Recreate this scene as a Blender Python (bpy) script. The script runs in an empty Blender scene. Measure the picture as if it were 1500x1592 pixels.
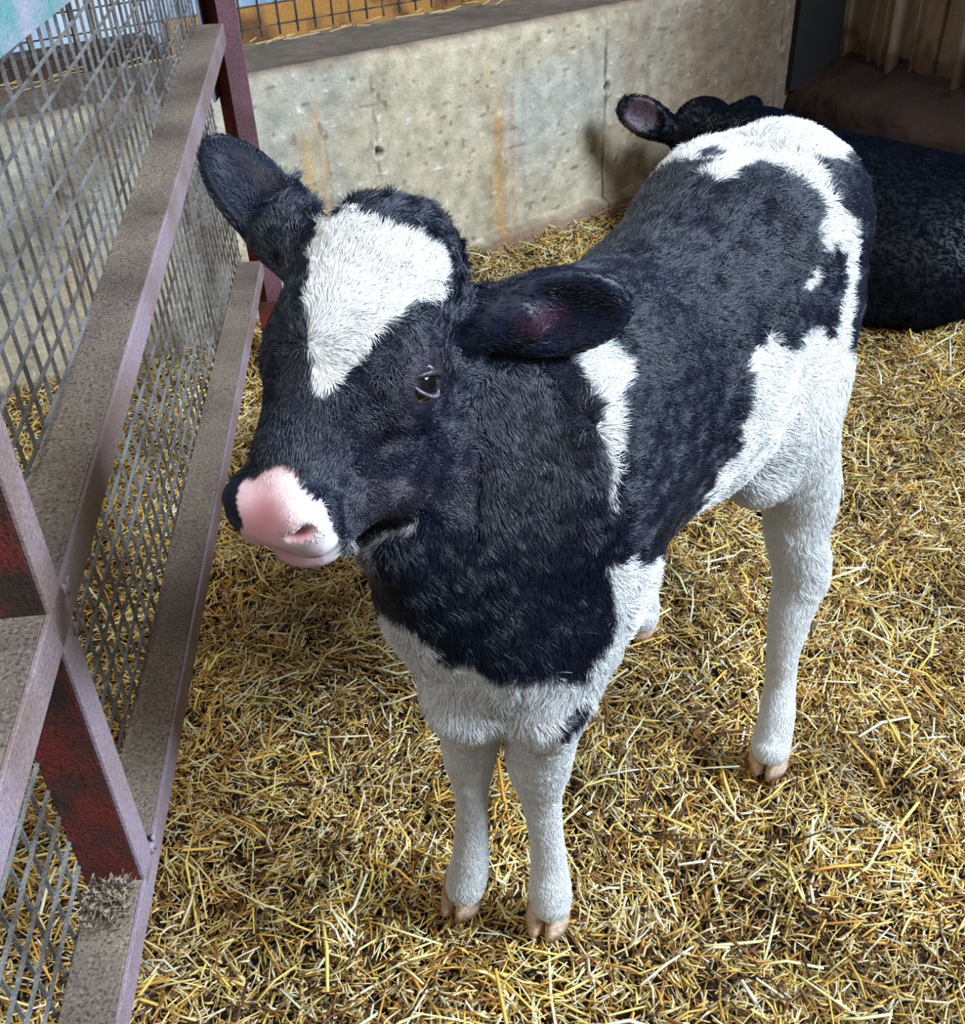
import bpy, math
import numpy as np
rng=np.random.default_rng(7)
NHAIR=420000
# ---------------------------------------------------------------- camera
f=1600.;th=np.radians(36);ph=np.radians(2.8);h=1.2
F_=np.array([0,np.cos(th),-np.sin(th)]);_r=np.array([1.,0,0]);_d=np.array([0,-np.sin(th),-np.cos(th)])
R=np.cos(ph)*_r+np.sin(ph)*_d;D=-np.sin(ph)*_r+np.cos(ph)*_d
C=np.array([0,0,h])
sc=bpy.context.scene
cd=bpy.data.cameras.new('camera');cam=bpy.data.objects.new('camera',cd);sc.collection.objects.link(cam)
cd.sensor_fit='HORIZONTAL';cd.sensor_width=36;cd.lens=36*f/1500;cd.clip_start=.02
from mathutils import Matrix
M=Matrix([[R[i],-D[i],-F_[i],C[i]] for i in range(3)]+[[0,0,0,1]]);cam.matrix_world=M
sc.camera=cam
# ---------------------------------------------------------------- light
sc.view_settings.view_transform='Standard';sc.view_settings.look='None';sc.view_settings.gamma=1;sc.view_settings.use_curve_mapping=False
sc.view_settings.exposure=0.15
w=bpy.data.worlds.new('daylight');sc.world=w;w.use_nodes=True
bg=w.node_tree.nodes['Background'];bg.inputs[0].default_value=(.86,.92,1,1);bg.inputs[1].default_value=.10
def area(name,loc,target,sx,sy,power,col):
    l=bpy.data.lights.new(name,'AREA');l.shape='RECTANGLE';l.size=sx;l.size_y=sy;l.energy=power;l.color=col
    o=bpy.data.objects.new(name,l);sc.collection.objects.link(o);o.location=loc
    from mathutils import Vector
    o.rotation_euler=(Vector(target)-Vector(loc)).to_track_quat('-Z','Y').to_euler();return o
area('daylight_opening',(2.9,-.1,3.1),(.2,1.1,.4),1.6,1.1,390,(.70,.84,1))
area('front_left_fill',(-1.2,-.6,2.6),(.2,2.4,.4),1.6,1.2,36,(1,.96,.88))  # unseen weaker fill from the front left, added to light the back wall
area('yard_fill',(-1.2,5.2,3.0),(-.6,3.9,.5),2,2,70,(.92,.96,1))  # unseen fill added beyond the wall to brighten the pale blue sheet
# ---------------------------------------------------------------- geometry helpers
def ray(u,v): return F_+(u-750)/f*R+(v-796)/f*D          # direction of a point of the photo
def floor(u,v,z=0): d=ray(u,v);return C+d*((z-h)/d[2])
def depth(u,v,z): return C+ray(u,v)*z
def plane(u,v,p,n): d=ray(u,v);return C+d*(np.dot(np.array(p)-C,n)/np.dot(d,n))
def nz(a): a=np.array(a,float);return a/np.linalg.norm(a)
def lin(c): c=np.array(c,float)/255.;return np.where(c<=.04045,c/12.92,((c+.055)/1.055)**2.4)
def link(o,parent=None,**kw):
    sc.collection.objects.link(o)
    if parent is not None: o.parent=parent
    for k,v in kw.items(): o[k]=v
    return o
def mesh(name,V,Fc,mats,parent=None,smooth=False,midx=None,cols=None,**kw):
    me=bpy.data.meshes.new(name);V=np.asarray(V,float)
    if isinstance(Fc,np.ndarray):
        me.vertices.add(len(V));me.vertices.foreach_set('co',V.ravel())
        n,k=Fc.shape;me.loops.add(n*k);me.loops.foreach_set('vertex_index',Fc.ravel().astype(np.int32))
        me.polygons.add(n);me.polygons.foreach_set('loop_start',np.arange(0,n*k,k,dtype=np.int32))
        me.update(calc_edges=True)
    else: me.from_pydata([tuple(v) for v in V],[],[tuple(q) for q in Fc])
    for m in (mats if isinstance(mats,(list,tuple)) else [mats]): me.materials.append(m)
    if midx is not None: me.polygons.foreach_set('material_index',np.asarray(midx,np.int32))
    if smooth: me.polygons.foreach_set('use_smooth',np.ones(len(me.polygons),bool))
    if cols is not None:
        a=me.color_attributes.new('col','FLOAT_COLOR','POINT');c=np.ones((len(V),4));c[:,:3]=cols;a.data.foreach_set('color',c.ravel())
    me.update();me.validate()
    return link(bpy.data.objects.new(name,me),parent,**kw)
def empty(name,loc,**kw):
    o=bpy.data.objects.new(name,None);o.location=loc;o.empty_display_size=.05;return link(o,None,**kw)
class MB:
    def __init__(s): s.V=[];s.F=[];s.m=[]
    def box(s,o,ax,ay,az,mi=0):
        """box from corner o spanned by three edge vectors"""
        o,ax,ay,az=[np.array(t,float) for t in (o,ax,ay,az)];b=len(s.V)
        for k in range(8): s.V.append(o+ax*(k&1)+ay*(k>>1&1)+az*(k>>2&1))
        fl=np.dot(np.cross(ax,ay),az)<0
        for q in ((0,2,3,1),(4,5,7,6),(0,1,5,4),(2,6,7,3),(0,4,6,2),(1,3,7,5)):
            s.F.append(tuple(b+i for i in (q[::-1] if fl else q)));s.m.append(mi)
    def bar(s,a,b,r,n=6,mi=0,up=(0,0,1),flat=1.):
        a,b=np.array(a,float),np.array(b,float);d=nz(b-a);u=np.cross(d,up)
        if np.linalg.norm(u)<1e-3: u=np.cross(d,(1,0,0))
        u=nz(u);v=np.cross(d,u);k=len(s.V)
        for p in (a,b):
            for i in range(n):
                t=2*math.pi*(i+.5)/n;s.V.append(p+u*math.cos(t)*r+v*math.sin(t)*r*flat)
        for i in range(n): j=(i+1)%n;s.F.append((k+i,k+j,k+n+j,k+n+i));s.m.append(mi)
        s.F.append(tuple(k+i for i in range(n))[::-1]);s.m.append(mi);s.F.append(tuple(k+n+i for i in range(n)));s.m.append(mi)
    def tube(s,pts,rad,n=8,mi=0):
        k=len(s.V);pts=[np.array(p,float) for p in pts];m=len(pts)
        rad=[rad]*m if np.isscalar(rad) else rad
        for i,p in enumerate(pts):
            d=nz(pts[min(i+1,m-1)]-pts[max(i-1,0)]);u=np.cross(d,(.3,.2,1));u=nz(u);v=np.cross(d,u)
            for j in range(n): t=2*math.pi*j/n;s.V.append(p+(u*math.cos(t)+v*math.sin(t))*rad[i])
        for i in range(m-1):
            for j in range(n): q=(j+1)%n;s.F.append((k+i*n+j,k+i*n+q,k+(i+1)*n+q,k+(i+1)*n+j));s.m.append(mi)
        s.F.append(tuple(k+j for j in range(n))[::-1]);s.m.append(mi);s.F.append(tuple(k+(m-1)*n+j for j in range(n)));s.m.append(mi)
    def build(s,name,mats,parent=None,smooth=False,**kw): return mesh(name,s.V,s.F,mats,parent,smooth,s.m,**kw)
def shift(objs,loc):
    """parts are modelled in world space: bring them under an empty standing at loc"""
    for o in objs: o.location=-np.array(loc)
# ---------------------------------------------------------------- materials
def mat(name,build):
    m=bpy.data.materials.new(name);m.use_nodes=True;nt=m.node_tree;N=nt.nodes;L=nt.links
    b=N['Principled BSDF'];build(N,L,b);return m
def tex(N,L,kind,scale,coord='Object',detail=6,vscale=None,**kw):
    tc=N.new('ShaderNodeTexCoord');t=N.new('ShaderNodeTex'+kind);t.inputs['Scale'].default_value=scale
    if 'Detail' in t.inputs: t.inputs['Detail'].default_value=detail
    if vscale:
        mp=N.new('ShaderNodeMapping');mp.inputs['Scale'].default_value=vscale;L.new(tc.outputs[coord],mp.inputs[0]);L.new(mp.outputs[0],t.inputs['Vector'])
    else: L.new(tc.outputs[coord],t.inputs['Vector'])
    return t
def ramp(N,L,src,stops):
    r=N.new('ShaderNodeValToRGB');e=r.color_ramp.elements
    while len(e)<len(stops): e.new(.5)
    for x,(p,c) in zip(e,stops): x.position=p;x.color=(*c,1)
    L.new(src,r.inputs[0]);return r
def mixc(N,L,fac,a,b,mode='MIX'):
    m=N.new('ShaderNodeMix');m.data_type='RGBA';m.blend_type=mode
    for s,x in ((m.inputs[0],fac),(m.inputs[6],a),(m.inputs[7],b)):
        if hasattr(x,'is_linked'): L.new(x,s)
        elif np.isscalar(x): s.default_value=x
        else: s.default_value=(*x,1)
    return m.outputs[2]
def bump(N,L,b,src,strength,dist):
    n=N.new('ShaderNodeBump');n.inputs['Strength'].default_value=strength;n.inputs['Distance'].default_value=dist;L.new(src,n.inputs['Height']);L.new(n.outputs[0],b.inputs['Normal'])
def grimy(name,base,dirt,lo=.42,hi=.6,rough=.75,scale=9,spot=.5):
    def bld(N,L,b):
        t=tex(N,L,'Noise',scale);r=ramp(N,L,t.outputs['Fac'],[(lo,(0,0,0)),(hi,(1,1,1))])
        c=mixc(N,L,r.outputs[0],lin(base),lin(dirt))
        t2=tex(N,L,'Noise',300,detail=3);r2=ramp(N,L,t2.outputs['Fac'],[(.34,(.2,.2,.2)),(.47,(1,1,1)),(.60,(1.1,1.1,1.1)),(.68,(1.9,1.85,1.8))])
        c=mixc(N,L,spot,c,r2.outputs[0],'MULTIPLY')
        L.new(c,b.inputs['Base Color']);b.inputs['Roughness'].default_value=rough
        bump(N,L,b,t2.outputs['Fac'],.6,.002)
    return mat(name,bld)
M_lip=grimy('painted_steel_lilac',(156,138,148),(134,112,108),.4,.62,.55,7,.35)
M_web=grimy('dusty_steel_top',(134,118,102),(78,66,60),.38,.68,.85,5,.8)
M_red=grimy('red_oxide_steel',(104,34,24),(52,34,26),.42,.62,.8,14,.7)
M_postlip=grimy('plum_painted_steel',(128,88,96),(104,72,76),.4,.62,.6,9,.35)
M_teal=grimy('teal_painted_steel',(104,150,150),(160,158,172),.45,.56,.5,6,.3)
M_galv=grimy('grey_mesh_steel',(122,121,120),(80,74,70),.42,.6,.55,12,.4)
M_wire=grimy('dark_wire',(60,52,46),(110,92,70),.5,.62,.6,20,.4)
def vc(name,rough=.8,bscale=300,bstr=.3,spec=.3,bdist=.002,extra=None):
    def bld(N,L,b):
        a=N.new('ShaderNodeAttribute');a.attribute_name='col';c=a.outputs['Color']
        if extra: c=extra(N,L,c)
        L.new(c,b.inputs['Base Color']);b.inputs['Roughness'].default_value=rough;b.inputs['Specular IOR Level'].default_value=spec
        if bstr:
            t=tex(N,L,'Noise',bscale);bump(N,L,b,t.outputs['Fac'],bstr,bdist)
    return mat(name,bld)
# numpy value noise
def _hash(i,j,k,s): 
    n=(i*374761393+j*668265263+k*2147483647+s*974634777)&0xffffffff;n=((n^(n>>13))*1274126177)&0xffffffff;return ((n^(n>>16))&0xffffff)/float(0xffffff)
def noise(P,scale,seed=0,octs=3):
    P=np.asarray(P,float)
    if P.shape[1]==2: P=np.c_[P,np.zeros(len(P))]
    out=np.zeros(len(P));amp=1;tot=0
    for o in range(octs):
        q=P*scale*2**o+1000;i=np.floor(q).astype(np.int64);t=q-i;t=t*t*(3-2*t);v=0
        for a in (0,1):
            for b in (0,1):
                for c in (0,1):
                    v=v+_hash(i[:,0]+a,i[:,1]+b,i[:,2]+c,seed+o)*(t[:,0] if a else 1-t[:,0])*(t[:,1] if b else 1-t[:,1])*(t[:,2] if c else 1-t[:,2])
        out+=v*amp;tot+=amp;amp*=.5
    return out/tot-.5
# ================================================================ setting
wa=floor(30,620);wb=floor(735,400);wd=nz(wb-wa);wn=np.array([-wd[1],wd[0],0]);Z=np.array([0,0,1.])
WH=.62;SC=2.70                                   # wall height, distance of the corner along the wall
def W(s,z,o=0): return wa+wd*s+wn*o+Z*z           # point on the back wall
def concrete_extra(N,L,c):
    t=tex(N,L,'Noise',24);r=ramp(N,L,t.outputs['Fac'],[(.3,(.72,.72,.72)),(.7,(1.2,1.2,1.2))]);c=mixc(N,L,1.,c,r.outputs[0],'MULTIPLY')
    v=tex(N,L,'Voronoi',95);r=ramp(N,L,v.outputs['Distance'],[(.0,(1.6,1.6,1.6)),(.09,(1.4,1.4,1.4)),(.13,(1,1,1)),(1,(1,1,1))]);c=mixc(N,L,.3,c,r.outputs[0],'MULTIPLY')
    n=tex(N,L,'Noise',260,detail=2);r=ramp(N,L,n.outputs['Fac'],[(.3,(.6,.6,.6)),(.45,(1,1,1)),(1,(1.1,1.1,1.1))]);return mixc(N,L,.8,c,r.outputs[0],'MULTIPLY')
M_conc=vc('stained_concrete',.85,140,.5,.25,.004,concrete_extra)
# back wall: front face as a relief with formwork joints, tie holes, pits and a broken lip at the foot, plus the top
ns,nzz=1150,190
s_=np.linspace(-1.6,SC,ns);z_=np.linspace(-.08,WH,nzz);S,ZZ=np.meshgrid(s_,z_,indexing='ij');s1,z1=S.ravel(),ZZ.ravel()
P2=np.c_[s1,z1]
o=noise(P2,9,1,3)*.006+noise(P2,70,2,2)*.0016
col=np.tile(lin((188,175,150)),(len(s1),1))
n1=noise(np.c_[s1,z1*.25],5,3,4);col*=(1+n1*.45)[:,None]
col=col*(1-np.clip(noise(P2,2.5,5,2)*2.2,0,.55)[:,None])+lin((170,174,170))*np.clip(noise(P2,2.5,5,2)*2.2,0,.55)[:,None]
def blend(m,c): 
    global col
    col=col*(1-m[:,None])+lin(c)*m[:,None]
def g(x,c,w): return np.exp(-((x-c)/w)**2)
for sj,zh,seed in ((1.053,.372,11),(1.853,.40,12),(.22,.38,13),(2.62,.4,14)):
    wob=sj+noise(P2,14,seed,2)*.010
    gap=np.clip(.5+noise(P2,11,seed+20,2)*2.4,0,1)
    o+=g(s1,wob,.0034)*.014*gap;blend(g(s1,wob,.0036)*.95*gap,(50,42,34));blend(g(s1,wob+.008,.004)*.3*gap,(205,198,184))
    r=np.hypot(s1-sj-.004,(z1-zh)*.8);rr=r+noise(P2,60,seed+3,2)*.012
    o+=np.clip(1-rr/.012,0,1)*.02;blend(np.clip(1-rr/.010,0,1),(48,40,34));ring=g(rr,.017,.005);o-=ring*.004;blend(ring*.5,(206,200,186))
for c,w_,a,cc,zt in ((.845,.022,.62,(196,158,98),.50),(.885,.014,.45,(186,140,78),.56),(.90,.006,.4,(150,110,60),.5),(1.452,.022,.7,(178,134,72),.50),(1.50,.008,.45,(166,124,74),.5),(1.41,.03,.25,(170,140,98),.6),(1.95,.05,.3,(150,122,88),.6),(2.25,.10,.38,(142,104,72),.62),(2.5,.09,.45,(128,92,72),.62),(.60,.03,.4,(180,150,100),.5),(.2,.04,.3,(180,150,110),.5),(1.25,.02,.15,(150,140,110),.6),(2.02,.012,.35,(128,86,54),.6)):
    blend(np.clip(g(s1,c+noise(P2,6,int(c*97),2)*.02,w_)*a*np.clip((zt-z1)/.06,0,1)*(1+noise(np.c_[s1*3,z1],14,int(c*50),3)*1.5),0,1),cc)
blend(np.clip((s1-1.7)/.9,0,.75),(92,70,52))  # brown stain plus painted-in corner shade, both deepening towards the corner
sp=np.clip(noise(P2,55,31,1)*6-1.9,0,1);o+=sp*.004;blend(sp*.6,(100,86,70))
sp=np.clip(noise(P2,80,33,1)*7-2.4,0,1);o-=sp*.003;blend(sp*.8*np.clip(1.6-s1*.6,.15,1),(226,220,206))
edge=np.clip((z1-WH+.035+noise(P2,16,35,3)*.03)/.03,0,1);blend(edge*.55,(160,136,112));o+=edge*.010
top=np.clip((z1-WH+.012)/.012,0,1);o+=top*.012;blend(top*.6,(92,76,66))
lip=np.clip(((.055+.03*(s1-1.4)+noise(P2,9,41,3)*.05)-z1)/.012,0,1)*np.clip((s1-1.33)/.03,0,1)
o-=lip*.035;blend(lip*.7,(140,112,94))
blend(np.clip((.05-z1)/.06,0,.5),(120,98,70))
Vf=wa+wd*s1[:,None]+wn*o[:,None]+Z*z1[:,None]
# ledge
nt=60;tt=np.linspace(0,1,nt)[1:];T_,S2=np.meshgrid(tt,s_,indexing='xy')
T2=T_.ravel();S2=S2.ravel();Q2=np.c_[S2,T2*.33]
frontoff=o.reshape(ns,nzz)[:,-1]
off=np.interp(S2,s_,frontoff)*(1-T2)+T2*.33
zt=WH+noise(Q2,8,51,3)*.010*np.sin(T2*math.pi)+noise(Q2,60,52,2)*.003*(T2<.98)
Vt=wa+wd*S2[:,None]+wn*off[:,None]+Z*zt[:,None]
ct=np.tile(lin((100,88,76)),(len(S2),1))*(1+noise(Q2,6,53,4)*.8)[:,None]
m=np.clip(1-T2*9+noise(Q2,20,54,2),0,1)*.6;ct=ct*(1-m[:,None])+lin((88,68,60))*m[:,None]
m=np.clip((T2-.8)*4+noise(Q2,25,55,2)*2,0,1)*.5;ct=ct*(1-m[:,None])+lin((160,136,100))*m[:,None]
V=np.r_[Vf,Vt];cl=np.r_[col,ct]
idx=np.arange(ns*nzz).reshape(ns,nzz)
Fq=np.stack([idx[:-1,:-1],idx[1:,:-1],idx[1:,1:],idx[:-1,1:]],-1).reshape(-1,4)
it=np.c_[idx[:,-1],ns*nzz+np.arange(ns*(nt-1)).reshape(ns,nt-1)]
Ft=np.stack([it[:-1,:-1],it[1:,:-1],it[1:,1:],it[:-1,1:]],-1).reshape(-1,4)
k=len(V);bk=np.array([W(s_[0],WH,.33),W(s_[-1],WH,.33),W(s_[-1],-.1,.33),W(s_[0],-.1,.33),W(s_[0],-.1,0),W(s_[0],WH,0),W(s_[-1],-.1,0),W(s_[-1],WH,0)])
V=np.r_[V,bk];cl=np.r_[cl,np.tile(lin((130,120,105)),(8,1))]
Fb=np.array([[k,k+1,k+2,k+3],[k,k+3,k+4,k+5],[k+1,k+7,k+6,k+2]])
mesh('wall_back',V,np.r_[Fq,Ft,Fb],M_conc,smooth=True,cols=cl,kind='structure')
# right wall: earth-covered kerb below, ribbed sheets above
co=W(SC,0);rd=nz([.345,-.939,0]);rn=np.array([-rd[1],rd[0],0]);rn=rn if rn[0]>0 else -rn   # rd toward the viewer, rn out of the pen
def RW(s,z,o=0): return co+rd*s+rn*o+Z*z
ns2,nk=520,60
sl=np.linspace(-.02,4.8,ns2);prof=np.array([(-.06,-.08),(-.06,.10),(-.05,.20),(-.02,.255),(.03,.29),(.09,.325),(.15,.365),(.16,.38)])
tp=np.linspace(0,len(prof)-1,nk);po=np.interp(tp,range(len(prof)),prof[:,0]);pz=np.interp(tp,range(len(prof)),prof[:,1])
SS,TT=np.meshgrid(sl,np.arange(nk),indexing='ij');ss=SS.ravel();ti=TT.ravel()
PP=np.c_[ss,tp[ti]*.08];oo=po[ti]+noise(PP,9,61,4)*.03;zz=pz[ti]+noise(PP,7,62,4)*.03
oo=oo+noise(PP,45,66,3)*.012;zz=zz+noise(PP,40,67,3)*.010
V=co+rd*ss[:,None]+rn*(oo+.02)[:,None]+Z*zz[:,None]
ck=np.tile(lin((44,33,28)),(len(ss),1))*(1+noise(PP,12,63,4)*1.2)[:,None]  # earth brown, darkened so the colour also carries the corner's shade
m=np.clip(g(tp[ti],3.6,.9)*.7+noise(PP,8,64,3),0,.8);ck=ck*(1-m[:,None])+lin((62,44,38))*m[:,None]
idx=np.arange(ns2*nk).reshape(ns2,nk);Fq=np.stack([idx[:-1,:-1],idx[:-1,1:],idx[1:,1:],idx[1:,:-1]],-1).reshape(-1,4)
M_kerb=vc('dusty_kerb_shaded',.95,60,.8,.15,.006)
mesh('trim_1',V,Fq,M_kerb,smooth=True,cols=ck,kind='structure')
# ribbed cladding
ribs=[];x=-.02
rg=np.random.default_rng(3)
xs=np.linspace(-.05,4.8,2000);zs=np.linspace(.30,1.75,100)
off=np.full(len(xs),.17);shade=np.zeros(len(xs))
for c,w_,d_ in ((.05,.02,.02),(.17,.006,.012),(.235,.006,.02),(.29,.016,.028),(.37,.005,.012),(.47,.004,-.02),(.585,.014,.028),(.66,.005,-.02),(.745,.030,.030),(.83,.006,-.02),(.92,.010,.02),(1.05,.005,-.015),(1.2,.014,.028),(1.36,.030,.03),(1.55,.01,.02),(1.75,.02,.028),(1.95,.005,-.015),(2.1,.02,.028),(2.4,.015,.02),(2.7,.02,.028),(3.1,.02,.028),(3.5,.02,.028),(3.9,.02,.028),(4.3,.02,.028)):
    m_=1/(1+np.exp((np.abs(xs-c)-w_)/.0018));off-=m_*d_;shade+=m_*(1 if d_>0 else -2)
SS,ZZ=np.meshgrid(xs,zs,indexing='ij');ss=SS.ravel();z2=ZZ.ravel();PP=np.c_[ss,z2]
oo=np.repeat(off,len(zs))+noise(PP,30,71,2)*.006+noise(np.c_[ss*4,z2],12,73,2)*.004
V=co+rd*ss[:,None]+rn*oo[:,None]+Z*z2[:,None]
cr=np.tile(lin((104,84,66)),(len(ss),1))*(1+noise(np.c_[ss*5,z2],4,74,4)*.9)[:,None]
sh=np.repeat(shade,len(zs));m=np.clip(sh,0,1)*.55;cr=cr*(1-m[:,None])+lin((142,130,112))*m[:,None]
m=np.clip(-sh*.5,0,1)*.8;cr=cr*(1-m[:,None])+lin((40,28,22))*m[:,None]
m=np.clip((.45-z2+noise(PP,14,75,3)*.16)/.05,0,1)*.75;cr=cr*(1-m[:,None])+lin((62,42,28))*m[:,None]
idx=np.arange(len(xs)*len(zs)).reshape(len(xs),len(zs));Fq=np.stack([idx[:-1,:-1],idx[:-1,1:],idx[1:,1:],idx[1:,:-1]],-1).reshape(-1,4)
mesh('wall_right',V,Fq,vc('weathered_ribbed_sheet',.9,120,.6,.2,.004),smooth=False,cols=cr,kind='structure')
# dark post in the corner between the two walls
mb=MB();mb.box(RW(-.03,.25,-.03),rd*.065,rn*.30,Z*1.5);mb.build('corner_post',grimy('blackened_timber',(16,13,12),(10,8,8)),label='blackened timber post in the corner where the concrete wall meets the ribbed cladding',category='post')
# ground under the bedding
holes=[(1390,1235,.055,.05),(300,1405,.06,.05),(470,1140,.05,.03),(1230,1480,.06,.035),(640,1260,.06,.04),(400,1520,.05,.03),(1080,1400,.05,.03),(560,1400,.05,.03),(1060,990,.05,.02),(430,1190,.05,.03),(1440,1330,.05,.03),(900,1250,.05,.02),(350,950,.06,.02),(1350,790,.05,.02),(750,1400,.05,.03)]
hp=[(floor(u,v)[:2],r,d) for u,v,r,d in holes]
def gz(x,y):
    P=np.c_[x,y];z=-.026+noise(P,4.5,81,2)*.055+noise(P,13,82,2)*.040
    for c,r,d in hp: z=z-d*np.exp(-((x-c[0])**2+(y-c[1])**2)/(r*r*.6))
    dw=-((P-wa[:2])@wn[:2]);z=z+.035*np.exp(-(dw/.12)**2)*(dw>-.2)
    for c in HOOF: z=z*(1-np.exp(-((x-c[0])**2+(y-c[1])**2)/.0016))+(-.012)*np.exp(-((x-c[0])**2+(y-c[1])**2)/.0016)
    return z
HOOF=[floor(853,1418)[:2],floor(722,1385)[:2],floor(1196,1180)[:2],floor(997,968)[:2]]
xs=np.linspace(-2.4,2.6,400);ys=np.linspace(-.4,4.2,380);X,Y=np.meshgrid(xs,ys,indexing='ij')
x,y=X.ravel(),Y.ravel();V=np.c_[x,y,gz(x,y)-.012]
idx=np.arange(len(x)).reshape(400,380);Fq=np.stack([idx[:-1,:-1],idx[1:,:-1],idx[1:,1:],idx[:-1,1:]],-1).reshape(-1,4)
inside=((np.c_[x,y]-wa[:2])@wn[:2])[Fq].max(1)<.12
def b_floor(N,L,b):
    t=tex(N,L,'Noise',40);r=ramp(N,L,t.outputs['Fac'],[(.35,tuple(lin((14,9,5)))),(.65,tuple(lin((52,36,18))))]);L.new(r.outputs[0],b.inputs['Base Color']);b.inputs['Roughness'].default_value=.95
    bump(N,L,b,t.outputs['Fac'],.6,.01)
mesh('floor',V,Fq[inside],mat('trodden_muck',b_floor),smooth=True,kind='structure')
# ================================================================ beyond the back wall
def sheet_mat(N,L,b):
    t=tex(N,L,'Noise',3);r=ramp(N,L,t.outputs['Fac'],[(.35,tuple(lin((150,186,220)))),(.65,tuple(lin((232,242,250))))]);L.new(r.outputs[0],b.inputs['Base Color']);b.inputs['Roughness'].default_value=.5
pl=floor(100,50,.3);pr=floor(330,35,.3)
def b_far(N,L,b):
    t=tex(N,L,'Noise',5);r=ramp(N,L,t.outputs['Fac'],[(.35,tuple(lin((60,44,34)))),(.5,tuple(lin((176,122,62)))),(.68,tuple(lin((206,160,92))))]);L.new(r.outputs[0],b.inputs['Base Color']);b.inputs['Roughness'].default_value=.9
    t2=tex(N,L,'Noise',60);bump(N,L,b,t2.outputs['Fac'],.8,.01)
n=60;xs=np.linspace(-5.5,2.6,n);ys=np.linspace(2.2,8.2,n);X,Y=np.meshgrid(xs,ys,indexing='ij');x,y=X.ravel(),Y.ravel()
V=np.c_[x,y,.28+noise(np.c_[x,y],2,91,3)*.05];idx=np.arange(n*n).reshape(n,n);Fq=np.stack([idx[:-1,:-1],idx[1:,:-1],idx[1:,1:],idx[:-1,1:]],-1).reshape(-1,4)
keep=(((np.c_[x,y]-wa[:2])@wn[:2])[Fq]).min(1)>.18
# keep it on the far side of the wall only
mesh('floor_beyond',V,Fq[keep],mat('ochre_yard_ground',b_far),smooth=True,kind='structure')
# feed barrier boards seen through the wire: ochre timber plank
mb=MB();mb.box(W(.90,.30,1.0),wd*2.9,wn*.05,Z*.285);mb.build('timber_plank',grimy('ochre_timber',(196,142,72),(120,84,48),.45,.62,.8,8,.5),label='ochre timber plank on edge behind the dark wire netting above the concrete wall',category='plank')
# pale blue corrugated sheet leaning in the next bay
nn=90;a=W(.40,.40,1.25);V=[];Fc=[]
for i in range(nn+1):
    q=a+wd*(1.55*i/nn)+wn*(.012*math.sin(i*math.pi*.45))
    for zz in (0,.9): V.append(q+Z*zz-wn*.0+wn*zz*.12);
    for zz in (0,.9): V.append(q+Z*zz+wn*(.006+zz*.12))
for i in range(nn):
    b=i*4;Fc+= [(b,b+4,b+5,b+1),(b+3,b+7,b+6,b+2),(b+1,b+5,b+7,b+3),(b+2,b+6,b+4,b)]
Fc+=[(0,1,3,2),(nn*4,nn*4+2,nn*4+3,nn*4+1)]
mesh('corrugated_sheet',V,Fc,mat('pale_blue_sheet',sheet_mat),smooth=False,label='pale blue corrugated sheet standing beyond the wall, seen through the gate mesh',category='sheet')
# dark log / shadowy beam below it
mb=MB();mb.box(W(-.35,.28,.98),wd*1.2,wn*.12,Z*.27);mb.build('timber_beam',grimy('dark_timber',(44,34,28),(74,56,42)),label='dark heavy timber beam lying just behind the wall at the upper left',category='beam')
# wire netting along the rear edge of the wall top
mb=MB();s=-.6;k=0
while s<2.75:
    lean=(rng.random()-.5)*.004;mb.bar(W(s,.632,.322),W(s+lean,1.12,.325),.0032,6);s+=.0541
for i in range(9):
    z=.655+i*.052;mb.bar(W(-.6,z,.330),W(2.75,z+.002,.330),.0022,6)
mb.build('wire_netting',M_wire,label='dark welded wire netting standing along the rear edge of the concrete wall top',category='netting')
# dry stalks lying along the foot of the netting
# ================================================================ gate
k=.79
ga=C+k*(floor(393,530)-C);gb=C+k*(floor(197,1592)-C);gd=nz(gb-ga);gn=np.array([gd[1],-gd[0],0])   # gn away from the pen
GZ=ga[2]
if gn[0]>0: gn=-gn
def G(s,z,o=0): return np.array([ga[0],ga[1],0])+gd*s+gn*o+Z*z
gate=empty('steel_gate',G(1.0,0,0),label='rusty steel framed gate covered with diamond mesh along the left of the pen',category='gate')
def channel(p0,p1,lipw,webd,side,name,mats,mlabel=None,th_=.005):
    """member from p0 to p1 (s,z): lip lies in the gate plane, web runs back toward the mesh; side = which edge of the lip carries the web"""
    a=np.array(p0,float);b=np.array(p1,float);d=(b-a)/np.linalg.norm(b-a);q=np.array([-d[1],d[0]])*side
    mb=MB();A=G(a[0],a[1]);Bv=G(b[0],b[1])-A;qv=gd*q[0]+Z*q[1]
    mb.box(A,Bv,qv*lipw,gn*th_,0)                                       # lip facing the pen
    mb.box(A+qv*(lipw-th_)+gn*th_,Bv,qv*th_,gn*webd,1)                  # web
    mb.box(A+gn*th_,Bv,qv*th_,gn*webd,1)                                # second flange
    o=mb.build(name,mats,gate)
    bv=o.modifiers.new('bevel','BEVEL');bv.width=.0012;bv.segments=2;return o
parts=[]
bz=.245
parts.append(channel((-.34,bz+.012),(2.1,bz-.008),.033,.052,1,'bottom_rail',[M_lip,M_web]))
parts.append(channel((-.375,.750),(1.95,.528),.040,.058,1,'diagonal_brace',[M_lip,M_web]))
parts.append(channel((1.262,bz+.02),(1.232,1.02),.037,.055,-1,'upright',[M_lip,M_red]))
parts.append(channel((-.3,1.016),(2.1,1.012),.055,.05,1,'top_rail',[M_teal,M_teal]))
# closer stile, outside the picture
parts.append(channel((2.06,bz),(2.03,1.02),.037,.055,-1,'stile',[M_lip,M_red]))
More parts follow.
